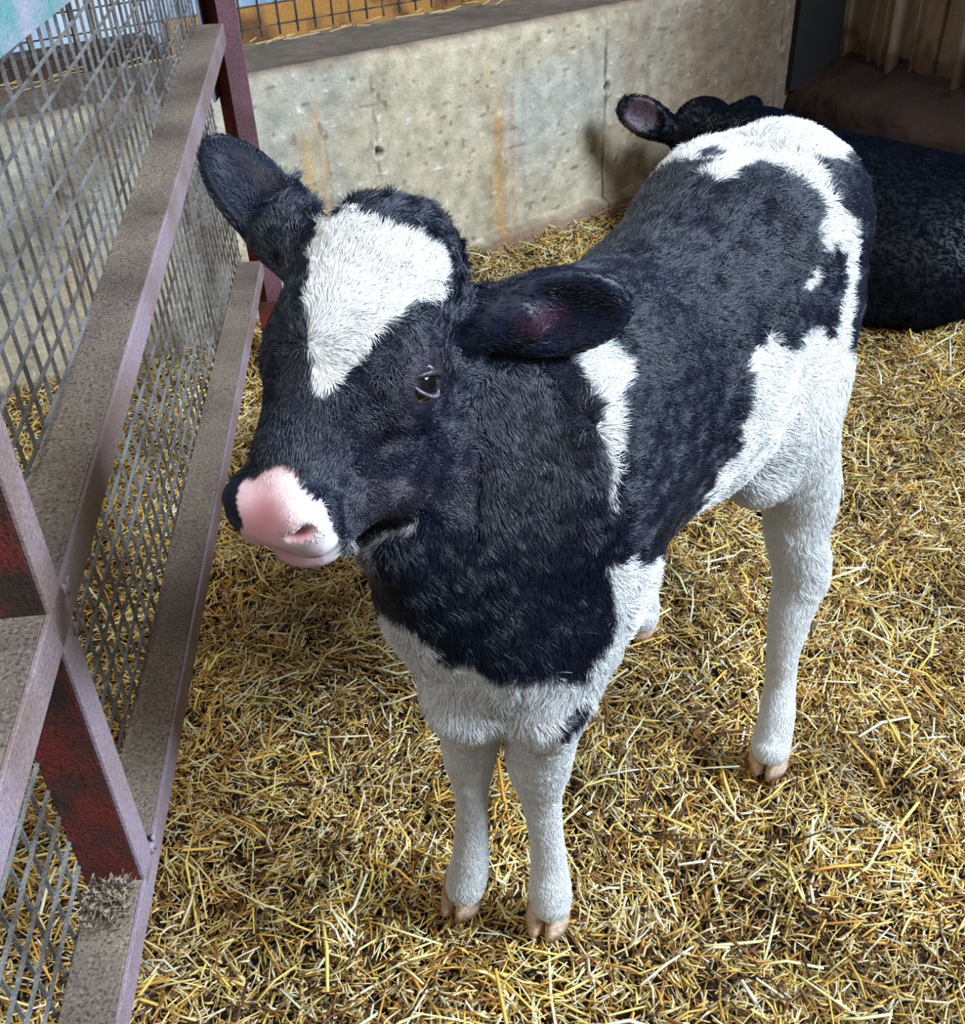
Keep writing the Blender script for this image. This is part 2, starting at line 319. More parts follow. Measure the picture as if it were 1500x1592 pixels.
# diamond mesh behind the frame
mb=MB();o_=.060
hv=np.array([.0385,-.0026]);vv=np.array([.0005,.0375]);base=np.array([-.42,bz+.028])
def node(i,j): p=base+hv*i+vv*j;return p
NI,NJ=66,26
for j in range(NJ):
    for i in range(NI):
        p=node(i,j)
        if p[0]<-.42 or p[0]>2.05 or p[1]>1.04 or p[1]<bz+.0: continue
        if p[1]<bz-.0: continue
        jit=lambda:(rng.random(2)-.5)*.0012
        a=p+jit();q=node(i+1,j);m_=(p+q)/2
        # slightly zigzag flat strands
        mb.bar(G(*p,o_),G(*q,o_),.0016,4,0,up=gn,flat=1.6)
        mb.bar(G(*(p-[.004,-.0003]),o_+.001),G(*(p+[.004,-.0003]),o_+.001),.0023,4,0)
        q2=node(i,j+1)
        if q2[1]<1.05: mb.bar(G(*p,o_+.003),G(*q2,o_+.003),.0010,4,0,up=gn,flat=3.0)
parts.append(mb.build('mesh_panel',M_galv,gate,label='grey steel diamond mesh'))
# muck caught on the bottom rail and welds
for (s,z) in ((1.245,.585),(1.24,.625),(1.255,.277)):
    mb=MB();p=G(s,z,-.001);n=10
    pts=[p+gd*(.018*(t/n-.5)) +Z*.006*math.sin(t) for t in range(n+1)];mb.tube(pts,[.002+.0015*math.sin(t*2.1)**2 for t in range(n+1)],6)
    parts.append(mb.build('weld_bead',M_lip,gate,smooth=True))
mb=MB()
for i in range(420):
    p=G(1.31+abs(rng.normal(0,.022)),bz+.047+abs(rng.normal(0,.004)),rng.uniform(.006,.050));a=rng.uniform(0,6.28);l=rng.uniform(.003,.009)
    d=np.array([math.cos(a),math.sin(a),rng.normal(0,.4)]);mb.bar(p-d*l,p+d*l,rng.uniform(.0004,.0010),4)
mk=mb.build('muck_clump',grimy('dried_muck',(176,160,132),(70,58,50),.4,.6,.9,150,.3),gate,label='dried clump of muck and chaff');mk['kind']='stuff';parts.append(mk)
shift(parts,G(1.0,0,0))
# hinge post, standing against the wall end
pp=floor(430,560);pt=plane(362,100,pp,np.array([0,1.,0]))
x0=pp[0]+.022
def PO(du,dy,z): 
    return np.array([x0+du+(0)*z,pp[1]+dy,z])
post=empty('gate_post',PO(0,0,0),label='plum red steel channel post holding the gate against the concrete wall',category='post')
pr_=[]
mb=MB();mb.box(PO(-.020,0,0),(.042,0,0),(0,.006,0),Z*1.35);o=mb.build('flange',M_postlip,post);pr_.append(o)
mb=MB();mb.box(PO(-.020,.006,0),(.005,0,0),(0,.07,0),Z*1.35);mb.box(PO(-.062,.072,0),(.046,0,0),(0,.006,0),Z*1.35);o=mb.build('web',M_red,post,label='dark red oxide web');pr_.append(o)
mb=MB();mb.box(PO(-.068,.03,.62),(.006,0,0),(0,.048,0),Z*.73);o=mb.build('edge_strip',M_teal,post,label='teal painted strip');pr_.append(o)
mb=MB();mb.box(PO(-.045,-.004,.02),(.075,0,0),(0,.004,0),Z*.14);mb.bar(PO(-.03,-.006,.09),PO(-.03,-.016,.09),.010,6,0,up=(0,0,1));o=mb.build('base_bracket',M_red,post,label='rusted bracket at the foot');pr_.append(o)
for o in pr_: b=o.modifiers.new('bevel','BEVEL');b.width=.001;b.segments=2
shift(pr_,PO(0,0,0))
# ================================================================ straw bedding
def straw(name,N,xr,yr,Lr,Wr,zr,tilt,pal,seed,keepf,**kw):
    g_=np.random.default_rng(seed)
    x=g_.uniform(*xr,N);y=g_.uniform(*yr,N);m=keepf(x,y);x,y=x[m],y[m];n=len(x)
    L=g_.beta(1.3,3.2,n)*(Lr[1]-Lr[0])+Lr[0];Wd=g_.uniform(*Wr,n)
    big=g_.random(n)<.022;L[big]=g_.uniform(.05,.12,big.sum());Wd[big]=g_.uniform(.0032,.0058,big.sum())
    # direction follows a loose swirl plus scatter
    an=noise(np.c_[x,y],5,seed,2)*9+g_.normal(0,.9,n);ti=g_.normal(0,tilt,n)
    z=gz(x,y)+g_.uniform(*zr,n)+big*.010
    d=np.c_[np.cos(an)*np.cos(ti),np.sin(an)*np.cos(ti),np.sin(ti)]
    sd=np.c_[-np.sin(an),np.cos(an),np.zeros(n)];roll=g_.normal(0,.6,n)
    up=np.cross(d,sd);sd2=sd*np.cos(roll)[:,None]+up*np.sin(roll)[:,None];up2=np.cross(d,sd2)
    c=np.c_[x,y,z];bend=g_.normal(0,.10,n)*L
    V=[]
    for t,wk in ((-.5,.85),(0.,1.),(.5,.8)):
        p=c+d*(L*t)[:,None]+sd2*((bend if t==0 else 0)*np.ones(n))[:,None]*.8
        if t!=0:
            pz=gz(p[:,0],p[:,1])-.004;p[:,2]=np.maximum(p[:,2],np.minimum(pz,p[:,2]+.02))
        for a,b in ((-1,0),(1,0),(.35,1),(-.35,1)):
            V.append(p+sd2*(Wd*.5*a*wk)[:,None]+up2*(Wd*.30*b*wk)[:,None])
    V=np.stack(V,1).reshape(-1,3)           # 12 per straw
    b0=(np.arange(n)*12)[:,None]
    q=[]
    for r_ in (0,4):
        for i in range(4): j=(i+1)%4;q.append([r_+i,r_+j,r_+4+j,r_+4+i])
    q.append([0,3,2,1]);q.append([8,9,10,11]);q=np.array(q)
    Fc=(b0[:,:,None]+q[None]).reshape(-1,4)
    pal=np.array([lin(p_[0]) for p_ in pal]);
    pw=np.array(PW);ci=g_.choice(len(pal),n,p=pw/pw.sum());cc=pal[ci]*g_.uniform(.7,1.2,n)[:,None]
    cc[big]=np.clip(cc[big]*1.25,0,.9);patch=1+noise(np.c_[x,y],6,seed+9,2)*.9;cc=np.clip(cc*patch[:,None],0,.95)
    o=mesh(name,V,Fc,M_straw,cols=np.repeat(cc,12,0),**kw);return o
PAL=[((234,208,146),),((216,174,84),),((190,138,60),),((242,226,188),),((126,80,40),),((70,44,24),),((224,196,108),)]
PW=[.26,.2,.12,.16,.12,.08,.10]
M_straw=vc('dry_straw',.5,900,.15,.45,.0005)
def kf(x,y):
    P=np.c_[x,y];dw=(P-wa[:2])@wn[:2];dr=(P-co[:2])@rn[:2]
    # field of view with a margin at the sides
    q=np.c_[x,y,np.zeros(len(x))]-C;z=q@F_;u=750+f*(q@R)/z;v=796+f*(q@D)/z
    return (dw<-.012)&(dr<-.05)&(u>-330)&(u<1830)&(v<1800)&(z>.1)
straw('straw_bedding',330000,(-1.5,1.7),(.28,3.72),(.008,.082),(.0015,.0040),(-.022,.022),.40,PAL,5,kf,kind='stuff',label='loose golden straw bedding spread deep over the pen floor',category='straw')
g4=np.random.default_rng(44);mb=MB()
for i in range(90):
    s,o_=g4.uniform(-.5,2.6),.31-abs(g4.normal(0,.05));a=g4.normal(0,.7);l=g4.uniform(.02,.10);p=W(s,WH+.008+g4.uniform(0,.008),o_);d=wd*math.cos(a)+wn*math.sin(a)*.3
    if o_<.05: continue
    mb.bar(p-d*l/2,p+d*l/2+Z*g4.uniform(0,.01),.0014,4)
def b_st(N,L,b): b.inputs['Base Color'].default_value=(*lin((206,176,120)),1);b.inputs['Roughness'].default_value=.7
mb.build('loose_stalks',mat('dry_stalk',b_st),kind='stuff',label='few dry stalks caught at the foot of the netting on the wall top',category='straw')
# ================================================================ animals
def smin(a,b,k):
    h=np.clip(0.5+0.5*(b-a)/k,0,1);return b*(1-h)+a*h-k*h*(1-h)
class Field:
    def __init__(s,lo,hi,res):
        s.lo=np.array(lo,float);s.res=res
        s.n=np.ceil((np.array(hi)-lo)/res).astype(int)+1
        s.f=np.full(s.n,.2,np.float32)
    def sub(s,lo,hi):
        i0=np.maximum(np.floor((lo-s.lo)/s.res).astype(int),0);i1=np.minimum(np.ceil((hi-s.lo)/s.res).astype(int)+1,s.n)
        sl=tuple(slice(a,b) for a,b in zip(i0,i1))
        g=np.meshgrid(*[(s.lo[i]+np.arange(i0[i],i1[i])*s.res).astype(np.float32) for i in range(3)],indexing='ij')
        return sl,g
    def put(s,sl,d,k,cut=False):
        if cut: s.f[sl]=-smin(-s.f[sl],d,k)
        else: s.f[sl]=smin(s.f[sl],d,k)
    def cone(s,a,r1,b,r2,k=.02,cut=False):
        a=np.array(a,float);b=np.array(b,float);m=max(r1,r2)+k+s.res*3
        sl,(X,Y,Z)=s.sub(np.minimum(a,b)-m,np.maximum(a,b)+m)
        ba=b-a;l2=ba@ba+1e-12
        t=np.clip(((X-a[0])*ba[0]+(Y-a[1])*ba[1]+(Z-a[2])*ba[2])/l2,0,1)
        d=np.sqrt((X-a[0]-ba[0]*t)**2+(Y-a[1]-ba[1]*t)**2+(Z-a[2]-ba[2]*t)**2)-(r1+(r2-r1)*t)
        s.put(sl,d.astype(np.float32),k,cut)
    def ell(s,c,R,rad,k=.02,cut=False):
        """R rows = axes, rad radii"""
        c=np.array(c,float);m=max(rad)+k+s.res*3
        sl,(X,Y,Z)=s.sub(c-m,c+m)
        q=[((X-c[0])*R[i][0]+(Y-c[1])*R[i][1]+(Z-c[2])*R[i][2])/rad[i] for i in range(3)]
        k0=np.sqrt(q[0]**2+q[1]**2+q[2]**2);k1=np.sqrt((q[0]/rad[0])**2+(q[1]/rad[1])**2+(q[2]/rad[2])**2)+1e-9
        d=k0*(k0-1)/k1
        s.put(sl,d.astype(np.float32),k,cut)
    def chain(s,pts,k=.02):
        P_=np.array([p for p,r in pts],float);m=max(r for p,r in pts)+k+s.res*3
        # resample the radius along a smooth path so that limbs taper without beads
        r_=np.array([r for p,r in pts]);t=np.arange(len(pts));tt=np.linspace(0,len(pts)-1,(len(pts)-1)*5+1)
        def cr(y):
            y=np.asarray(y);ye=np.concatenate([[2*y[0]-y[1]],y,[2*y[-1]-y[-2]]]);o=[]
            for x in tt:
                i=min(int(x),len(pts)-2);u=x-i;a,b,c,d=ye[i:i+4];o.append(.5*((2*b)+(-a+c)*u+(2*a-5*b+4*c-d)*u*u+(-a+3*b-3*c+d)*u**3))
            return np.array(o)
        C3=np.stack([cr(P_[:,i]) for i in range(3)],1);rr=cr(r_)
        sl,(X,Y,Z)=s.sub(C3.min(0)-m,C3.max(0)+m);D_=np.full(X.shape,9.,np.float32)
        for i in range(len(C3)-1):
            a=C3[i];ba=C3[i+1]-a;l2=ba@ba+1e-12
            q=np.clip(((X-a[0])*ba[0]+(Y-a[1])*ba[1]+(Z-a[2])*ba[2])/l2,0,1)
            D_=np.minimum(D_,np.sqrt((X-a[0]-ba[0]*q)**2+(Y-a[1]-ba[1]*q)**2+(Z-a[2]-ba[2]*q)**2)-(rr[i]+(rr[i+1]-rr[i])*q))
        s.put(sl,D_.astype(np.float32),k)
    def mesh(s):
        f=s.f;n=s.n;ins=f<0
        vol=[slice(0,-1),slice(1,None)]
        cnt=np.zeros(n-1,np.int8)
        for i in (0,1):
            for j in (0,1):
                for k in (0,1): cnt+=ins[vol[i],vol[j],vol[k]]
        act=(cnt>0)&(cnt<8);idx=np.full(n-1,-1,np.int64);A=np.argwhere(act);idx[act]=np.arange(len(A))
        acc=np.zeros((len(A),3));w=np.zeros(len(A))
        for ax in range(3):
            o=[i for i in range(3) if i!=ax]
            for p in (0,1):
                for q in (0,1):
                    B=A.copy();B[:,o[0]]+=p;B[:,o[1]]+=q;E=B.copy();E[:,ax]+=1
                    fa=f[B[:,0],B[:,1],B[:,2]];fb=f[E[:,0],E[:,1],E[:,2]];m=(fa<0)!=(fb<0)
                    t=np.where(m,fa/np.where(m,fa-fb,1),0)
                    P=B.astype(float);P[:,ax]+=t;acc[m]+=P[m];w[m]+=1
        V=acc/w[:,None]*s.res+s.lo
        Q=[]
        for ax in range(3):
            o=[(ax+1)%3,(ax+2)%3]
            s0=[slice(1,-1)]*3;s0[ax]=slice(0,-1);s1=[slice(1,-1)]*3;s1[ax]=slice(1,None)
            a=ins[tuple(s0)];b=ins[tuple(s1)]
            for flip,mm in ((0,a&~b),(1,~a&b)):
                I=np.argwhere(mm);off=np.ones(3,int);off[ax]=0;I=I+off
                def c(p,q):
                    J=I.copy();J[:,o[0]]-=p;J[:,o[1]]-=q;return idx[J[:,0],J[:,1],J[:,2]]
                q=np.stack([c(1,1),c(0,1),c(0,0),c(1,0)],1)
                Q.append(q[:,::-1] if flip else q)
        return V,np.concatenate(Q)
def vnormals(V,Q):
    fn=np.cross(V[Q[:,2]]-V[Q[:,0]],V[Q[:,3]]-V[Q[:,1]]);N=np.zeros_like(V)
    for i in range(4):
        for a in range(3): N[:,a]+=np.bincount(Q[:,i],fn[:,a],len(V))
    return N/(np.linalg.norm(N,axis=1,keepdims=True)+1e-12)
def P(u,v,z): return depth(u,v,z)
Fw=nz([-.655,-.755,0]);Lf=np.array([-Fw[1],Fw[0],0]);Up=np.array([0,0,1.])
Pf=np.array([.015,.80,0])
def B(t,l,z): return Pf-Fw*t+Lf*l+Up*z     # t back from the front feet, l to the animal's left
BR=[Fw,Lf,Up]
def build(res=.006):
    F=Field((-.32,.42,-.01),(.68,1.5,1.12),res)
    def E(t,l,z,rt,rl,rz,k=.04): F.ell(B(t,l,z),BR,(rt,rl,rz),k)
    # trunk
    E(.02,0,.60,.12,.10,.13); E(.14,0,.635,.17,.125,.165); E(.30,0,.635,.17,.14,.165); E(.42,0,.69,.15,.125,.145)
    E(.54,.0,.73,.10,.10,.12)
    # hips
    E(.50,.06,.72,.10,.055,.11);E(.48,-.07,.72,.10,.06,.11)
    # shoulders
    for s in (1,-1):
        E(.05,.085*s,.62,.07,.04,.13)
    # withers
    E(.14,0,.73,.10,.045,.065)
    # front legs
    def leg(pts): pts=[(np.array(p),r-.002) for p,r in pts];F.cone(*pts[0],*pts[1],.03);F.chain(pts[1:],.016)
    return F,leg,E
def rotax(v,k,a):
    return v*np.cos(a)+np.cross(k,v)*np.sin(a)+k*(k@v)*(1-np.cos(a))
def full(res=.006):
    F,leg,E=build(res)
    fl=floor
    leg([(B(.05,.075,.55),.058),(fl(845,1090,.43),.044),(fl(842,1135,.37),.040),(fl(838,1185,.305),.037),(fl(840,1232,.245),.026),(fl(848,1290,.175),.0215),(fl(853,1340,.115),.023),(fl(855,1380,.075),.027),(fl(857,1400,.058),.0255)])
    leg([(B(.03,-.085,.54),.06),(fl(728,1090,.43),.040),(fl(730,1130,.37),.034),(fl(730,1178,.305),.030),(fl(733,1232,.245),.0205),(fl(733,1290,.165),.0205),(fl(731,1335,.11),.024),(fl(726,1365,.075),.026),(fl(723,1376,.062),.025)])
    leg([(B(.49,.06,.66),.078),(B(.41,.09,.56),.072),(fl(1240,760,.44),.050),(fl(1238,830,.375),.039),(fl(1246,890,.31),.036),(fl(1228,955,.25),.030),(fl(1217,1015,.19),.023),(fl(1213,1060,.14),.022),(fl(1207,1115,.09),.026),(fl(1199,1155,.055),.027),(fl(1198,1163,.052),.0255)])
    leg([(B(.50,-.07,.66),.08),(B(.40,-.10,.56),.062),(B(.54,-.13,.34),.036),(B(.56,-.15,.28),.033),(B(.55,-.17,.2),.022),(fl(1002,925,.09),.023),(fl(1000,950,.055),.027),(fl(998,960,.055),.025)])
    # flank fold in front of the thigh
    F.cone(B(.36,.10,.50),.035,B(.44,.09,.60),.06,.03)
    # neck
    F.cone(B(.14,.01,.69),.085,P(700,580,.93),.060,.05)
    F.cone(B(.02,0,.63),.10,P(690,680,.93),.065,.05)
    F.cone(P(770,900,1.03),.105,P(640,790,.92),.05,.05)
    F.cone(P(785,950,1.02),.080,P(710,930,1.0),.062,.04)
    F.cone(P(700,920,.99),.052,P(618,850,.90),.026,.03)
    # head frame
    A=nz(P(432,795,.752)-P(606,400,.815));vd=nz(C-P(540,580,.8));nf=nz(vd-A*(vd@A));nf=rotax(nf,A,HEADROT)
    nl=np.cross(nf,A);nl=nz(nl)
    if nl@R<0:nl=-nl
    O=P(594,430,.83);HR=[A,nl,nf];S=1.16
    H=lambda x,y,z:O+(A*x+nl*y+nf*z)*S
    sc=lambda t:tuple(q*S for q in t)
    ell=lambda c,rad,k,cut=False,ax=HR:F.ell(c,ax,sc(rad),k,cut)
    cone=lambda a,r1,b,r2,k:F.cone(a,r1*S,b,r2*S,k)
    ell(H(.007,0,-.004),(.062,.055,.055),.02)
    ell(H(.05,0,-.002),(.072,.055,.052),.02)
    cone(H(.06,0,.004),.045,H(.145,0,.004),.029,.02)
    cone(H(.06,0,-.03),.050,H(.14,.0,-.02),.034,.02)
    for s in (1,-1):
        ell(H(.070,s*.043,-.010),(.030,.017,.024),.028)      # orbits
        ell(H(.078,s*.030,-.074),(.066,.020,.042),.025)    # jaw
        cone(H(.09,s*.026,-.08),.020,H(.175,s*.016,-.036),.016,.02)
        ell(H(.180,s*.021,.002),(.021,.021,.020),.010)     # nostril wings
        ell(H(.184,s*.021,-.014),(.020,.019,.015),.008)    # upper lip
    ell(H(.168,0,-.004),(.036,.033,.027),.012)
    ell(H(.178,-.004,-.044),(.027,.034,.012),.005)             # chin
    cone(H(.14,0,-.045),.020,H(.174,0,-.042),.013,.01)
    ell(H(.200,0,-.0300),(.034,.05,.0026),.002,True)         # mouth line
    for s in (1,-1):
        e2_=nz(A*.75+nl*s*.4+nf*.3);e1_=nl*s*.85-A*.5;e1_=nz(e1_-e2_*(e1_@e2_));ell(H(.196,s*.0275,.007),(.0115,.009,.0032),.002,True,[e1_,e2_,np.cross(e1_,e2_)]);ell(H(.193,s*.0345,.0095),(.0045,.007,.0045),.002,True,[e1_,e2_,np.cross(e1_,e2_)])
        ell(H(.071,s*.063,-.011),(.0150,.012,.0082),.003,True,[nz(A-nf*.15),nl,nz(nf+A*.15)])
    F.H=H;F.HR=HR
    for (u,v,w_,h_,a_) in ((1045,405,.055,.05,.018),(1185,430,.022,.075,.012),(1215,500,.02,.05,.008)):
        p=plane(u,v,B(0,.135,0),Lf);F.ell(p+Lf*.03,[Fw,Lf,Up],(w_,.042+a_,h_),.03,True)
    # ears
    for tip,base,nrm,w in EARS(H,A,nl,nf):
        L=nz(tip-base);nrm=nz(nrm-L*(nrm@L));W=np.cross(nrm,L);mid=(tip+base)/2;ln=np.linalg.norm(tip-base)/2
        F.ell(mid,[L,W,nrm],(ln,w,.015),.012)
        F.ell(mid+nrm*.014+L*.004,[L,W,nrm],(ln*.86,w*.80,.0135),.006,True)
        F.cone(base-L*.01,.026,base+L*.035,.022,.02)
    return F
HEADROT=np.radians(38)
def EARS(H,A,nl,nf):
    return [(P(984,474,.86),P(745,498,.86),nz(C-P(850,480,.86))-Up*.5,.041),
            (P(322,215,.86),P(485,408,.85),nz(C-P(400,300,.84))+R*.2-D*.2,.031)]
def inpoly(u,v,poly):
    r=np.zeros(len(u),bool);n=len(poly)
    for i in range(n):
        x1,y1=poly[i];x2,y2=poly[(i+1)%n]
        if y1==y2: continue
        c=((y1>v)!=(y2>v))&(u<(x2-x1)*(v-y1)/(y2-y1)+x1);r^=c
    return r
def px(Pn): q=Pn-C;z=q@F_;return 750+f*(q@R)/z,796+f*(q@D)/z,z
def coat(name,parent,V,Q,N,col,mat_,n,dens,length,direction,radius,seed=1,lift=.48,clump=.75,cs=58,cm=1.,**kw):
    g_=np.random.default_rng(seed)
    a=V[Q[:,1]]-V[Q[:,0]];b=V[Q[:,3]]-V[Q[:,0]];ar=np.linalg.norm(np.cross(a,b),axis=1)*dens[Q].mean(1)
    qi=g_.choice(len(Q),n,p=ar/ar.sum());s=g_.random(n)[:,None];t=g_.random(n)[:,None];q=Q[qi]
    mixq=lambda A:(A[q[:,0]]*(1-s)*(1-t)+A[q[:,1]]*s*(1-t)+A[q[:,2]]*s*t+A[q[:,3]]*(1-s)*t)
    p=mixq(V);nn=mixq(N);nn/=np.linalg.norm(nn,axis=1,keepdims=True)
    L=mixq(length[:,None])[:,0]*g_.uniform(.65,1.15,n);rc=mixq(col)
    d=mixq(direction);jit=np.stack([noise(p,cs,seed+i,2) for i in range(3)],1)*2
    cl=mixq((cm*np.ones(len(V)))[:,None] if np.isscalar(cm) else cm[:,None])
    d=d+jit*clump*2*cl+g_.normal(0,.13,(n,3));d-=nn*(d*nn).sum(1)[:,None];d/=np.linalg.norm(d,axis=1,keepdims=True)+1e-9
    d0=d+nn*(lift*1.8+.1);d0/=np.linalg.norm(d0,axis=1,keepdims=True);d1=d+nn*(lift*.35);d1/=np.linalg.norm(d1,axis=1,keepdims=True)
    j2=np.stack([noise(p,cs*2.2,seed+5+i,1) for i in range(3)],1)*1.6*cl
    d2=d1+j2*clump;d2/=np.linalg.norm(d2,axis=1,keepdims=True)
    st=(L/3)[:,None];p0=p-nn*.001;p1=p0+d0*st;p2=p1+d1*st;p3=p2+d2*st
    pos=np.stack([p0,p1,p2,p3],1)
    hc=bpy.data.hair_curves.new(name);hc.add_curves([4]*n);hc.attributes['position'].data.foreach_set('vector',pos.astype(np.float32).ravel())
    ra=hc.attributes.get('radius') or hc.attributes.new('radius','FLOAT','POINT')
    ra.data.foreach_set('value',np.tile(np.array([1.,.9,.65,.15],np.float32)*radius,n))
    ca=hc.attributes.new('col','FLOAT_COLOR','CURVE');cc=np.ones((n,4),np.float32);cc[:,:3]=rc*g_.uniform(.8,1.12,n)[:,None];ca.data.foreach_set('color',cc.ravel())
    hc.materials.append(mat_);return link(bpy.data.objects.new(name,hc),parent,**kw)
def b_hair(rough,spec):
    def bld(N,L,b):
        a=N.new('ShaderNodeAttribute');a.attribute_name='col';L.new(a.outputs['Color'],b.inputs['Base Color']);b.inputs['Roughness'].default_value=rough;b.inputs['Specular IOR Level'].default_value=spec
    return bld
M_coat=mat('calf_coat_hair',b_hair(.38,.60));M_skin=vc('calf_skin',.5,900,.25,.4,.0006)
BLK=np.array([.003,.0065,.020]);WHT=np.array([.80,.80,.79])
# ---------------------------------------------------------------- the standing calf
FD=full(.0032)
FD.chain([(B(.60,0,.80),.022),(B(.655,.0,.74),.018),(B(.675,.0,.62),.013),(B(.67,.0,.50),.012),(B(.665,0,.42),.016),(B(.66,0,.36),.010)],.008)
V,Q=FD.mesh();
for _ in range(2):                                   # relax the grid steps
    acc=np.zeros_like(V);cnt=np.zeros(len(V))
    for i in range(4):
        a,b=Q[:,i],Q[:,(i+1)%4]
        for ax in range(3): acc[:,ax]+=np.bincount(a,V[b][:,ax],len(V))+np.bincount(b,V[a][:,ax],len(V))
        cnt+=np.bincount(a,minlength=len(V))+np.bincount(b,minlength=len(V))
    V=V*.4+.6*acc/cnt[:,None]
N_=vnormals(V,Q);u,v,zc=px(V)
wob=noise(V,45,201,2)*26;wob2=noise(V,45,205,2)*26;u1=u+wob;v1=v+wob2;uf=u+wob*.35;vf=v+wob2*.35
H=FD.H;HA,HL,HN=FD.HR;hl=np.stack([(V-H(0,0,0))@HA,(V-H(0,0,0))@HL,(V-H(0,0,0))@HN],1)/1.16
head=(hl[:,0]>-.075)&(np.abs(hl[:,1])<.085)&(hl[:,2]>-.13)&(zc<.93)&~((v>870)&(u>545))&~((u>745))&(hl[:,0]+hl[:,2]*-.0<.26)
neckish=(hl[:,0]>.12)&(hl[:,2]<-.085);head&=~neckish
POLY={
'blaze':[(500,350),(530,334),(575,352),(620,366),(665,381),(699,396),(692,430),(668,462),(630,478),(590,503),(560,535),(548,562),(528,590),(492,610),(486,570),(478,520),(480,470),(482,400)],
'snip':[(372,752),(400,735),(432,716),(455,727),(470,752),(482,768),(505,790),(520,830),(540,862),(540,900),(440,920),(360,900),(340,848),(372,838),(378,820),(366,775)],
'pink':[(372,772),(400,762),(432,768),(442,800),(430,835),(424,862),(400,858),(384,838),(370,800)],
'jaw':[(540,838),(575,832),(620,812),(650,796),(650,812),(600,832),(585,870),(565,905),(548,880)],
'shoulder':[(873,555),(905,530),(935,533),(965,558),(972,590),(958,622),(957,660),(950,700),(953,740),(946,778),(938,742),(936,700),(933,655),(925,632),(905,600)],
'chest':[(560,925),(600,945),(640,972),(690,1003),(740,1025),(775,1042),(815,1046),(850,1030),(880,1046),(908,1044),(930,1002),(948,955),(942,905),(935,868),(960,868),(1000,880),(1036,868),(1043,851),(1058,821),(1088,779),(1111,738),(1141,685),(1156,640),(1163,593),(1167,550),(1183,520),(1202,513),(1207,537),(1220,547),(1243,530),(1255,500),(1277,523),(1292,532),(1303,545),(1450,560),(1450,1700),(300,1700),(300,925)],
'band':[(1047,242),(1100,222),(1150,190),(1240,180),(1330,215),(1293,253),(1263,253),(1270,277),(1300,320),(1322,347),(1327,413),(1320,460),(1311,533),(1300,560),(1290,530),(1297,477),(1310,437),(1306,400),(1290,377),(1268,393),(1266,360),(1270,320),(1253,293),(1213,270),(1177,257),(1147,267),(1113,290),(1077,277),(1117,247),(1100,238)],
'dot':[(1258,410),(1264,420),(1252,456),(1242,452),(1250,425)],
'legspot':[(866,1148),(862,1118),(878,1102),(905,1078),(912,1105),(888,1122),(880,1150)]}
col=np.tile(BLK,(len(V),1)).astype(float)
body=~head
white=(body&(zc>.86)&inpoly(u1,v1,POLY['chest']))|(body&(zc>.88)&inpoly(uf,vf,POLY['shoulder']))|(body&(zc>1.)&(inpoly(uf,vf,POLY['band'])|inpoly(uf,vf,POLY['dot'])))|(V[:,2]<.40)
white&=~(inpoly(uf,vf,POLY['legspot']))
tailz=((V-B(.66,0,.6))@(-Fw)>-.03);white|=tailz&(V[:,2]<.62)
white|=head&inpoly(uf,vf,POLY['blaze'])
# the far side of the body, never seen here, keeps a black flank with a white belly
far=((V-B(.2,0,0))@Lf<-.02)&(V[:,2]>.40);fw=(V[:,2]+noise(V,9,210,2)*.08<.52)|((V[:,2]>.80)&((V-Pf)@(-Fw)>.42))
white=np.where(far&(N_@Lf<-.15)&body&((V-Pf)@Fw<.02),fw,white)
col[white]=WHT
cheek=head&~white&(hl[:,0]<.17)
brn=np.clip(.5+noise(V,26,220,3)*3,0,1)*np.exp(-((u-610)/110)**2-((v-745)/95)**2)+.9*np.exp(-((u-660)/42)**2-((v-575)/52)**2)
col[cheek]+=(brn[cheek,None]*np.array([.040,.026,.028]))
snip=head&inpoly(uf,vf,POLY['snip'])&(zc<.86)
pk=lin((240,206,206));col[snip]=pk*(1+noise(V[snip],150,230,3)*.5)[:,None]
m=np.exp(-(((u-408)/34)**2+((v-808)/52)**2)**1.3)*snip;m_pink=m+(v>838)*snip;pink=lin((226,150,160));col=col*(1-m[:,None]*.9)+pink*m[:,None]*.9
wz=np.clip(((u-440)/30),0,1)*np.clip((v-740)/30,0,1)*snip;col=col*(1-wz[:,None]*.7)+np.array([.86,.84,.83])*wz[:,None]*.7
m=(snip&(v>845)&(u<500))*np.clip((v-845)/14,0,1)*.8;col=col*(1-m[:,None])+lin((196,150,150))*m[:,None]
for s in (1,-1):
    c=H(.195,s*.0275,.008);dn=np.linalg.norm(V-c,axis=1);m=np.clip(1.25-dn/.0125,0,1)*((hl[:,2]<.012)|True);m=m*(N_@nz(HA+HL*s*.6)<.75)*.8
    col=col*(1-m[:,None])+lin((206,84,96) if s>0 else (30,20,22))*m[:,None]
jaw=(inpoly(uf,vf,POLY['jaw'])&(zc<.93)&~snip);col[jaw]=lin((176,172,170))
mouth=head&(np.abs(hl[:,2]+.030)<.0035)&(hl[:,0]>.172);col[mouth]=lin((120,66,70))
ei=(np.abs(hl[:,1])<.2)
earR=(u>742)&(u<995)&(v>395)&(v<560)&(zc<.92);earL=(u<500)&(v<425)&(zc<.95)&~head;
em=np.zeros(len(V),bool)
for tip,base,nrm,w_ in EARS(H,HA,HL,HN):
    Lx=nz(tip-base);n2=nz(nrm-Lx*(nrm@Lx));rr_=V-(tip+base)/2;em|=(np.abs(rr_@Lx)<.13)&(np.abs(rr_@np.cross(n2,Lx))<w_+.006)&(np.abs(rr_@n2)<.026)
earR&=em;earL&=em;ear=(earR|earL)
col[ear]=BLK
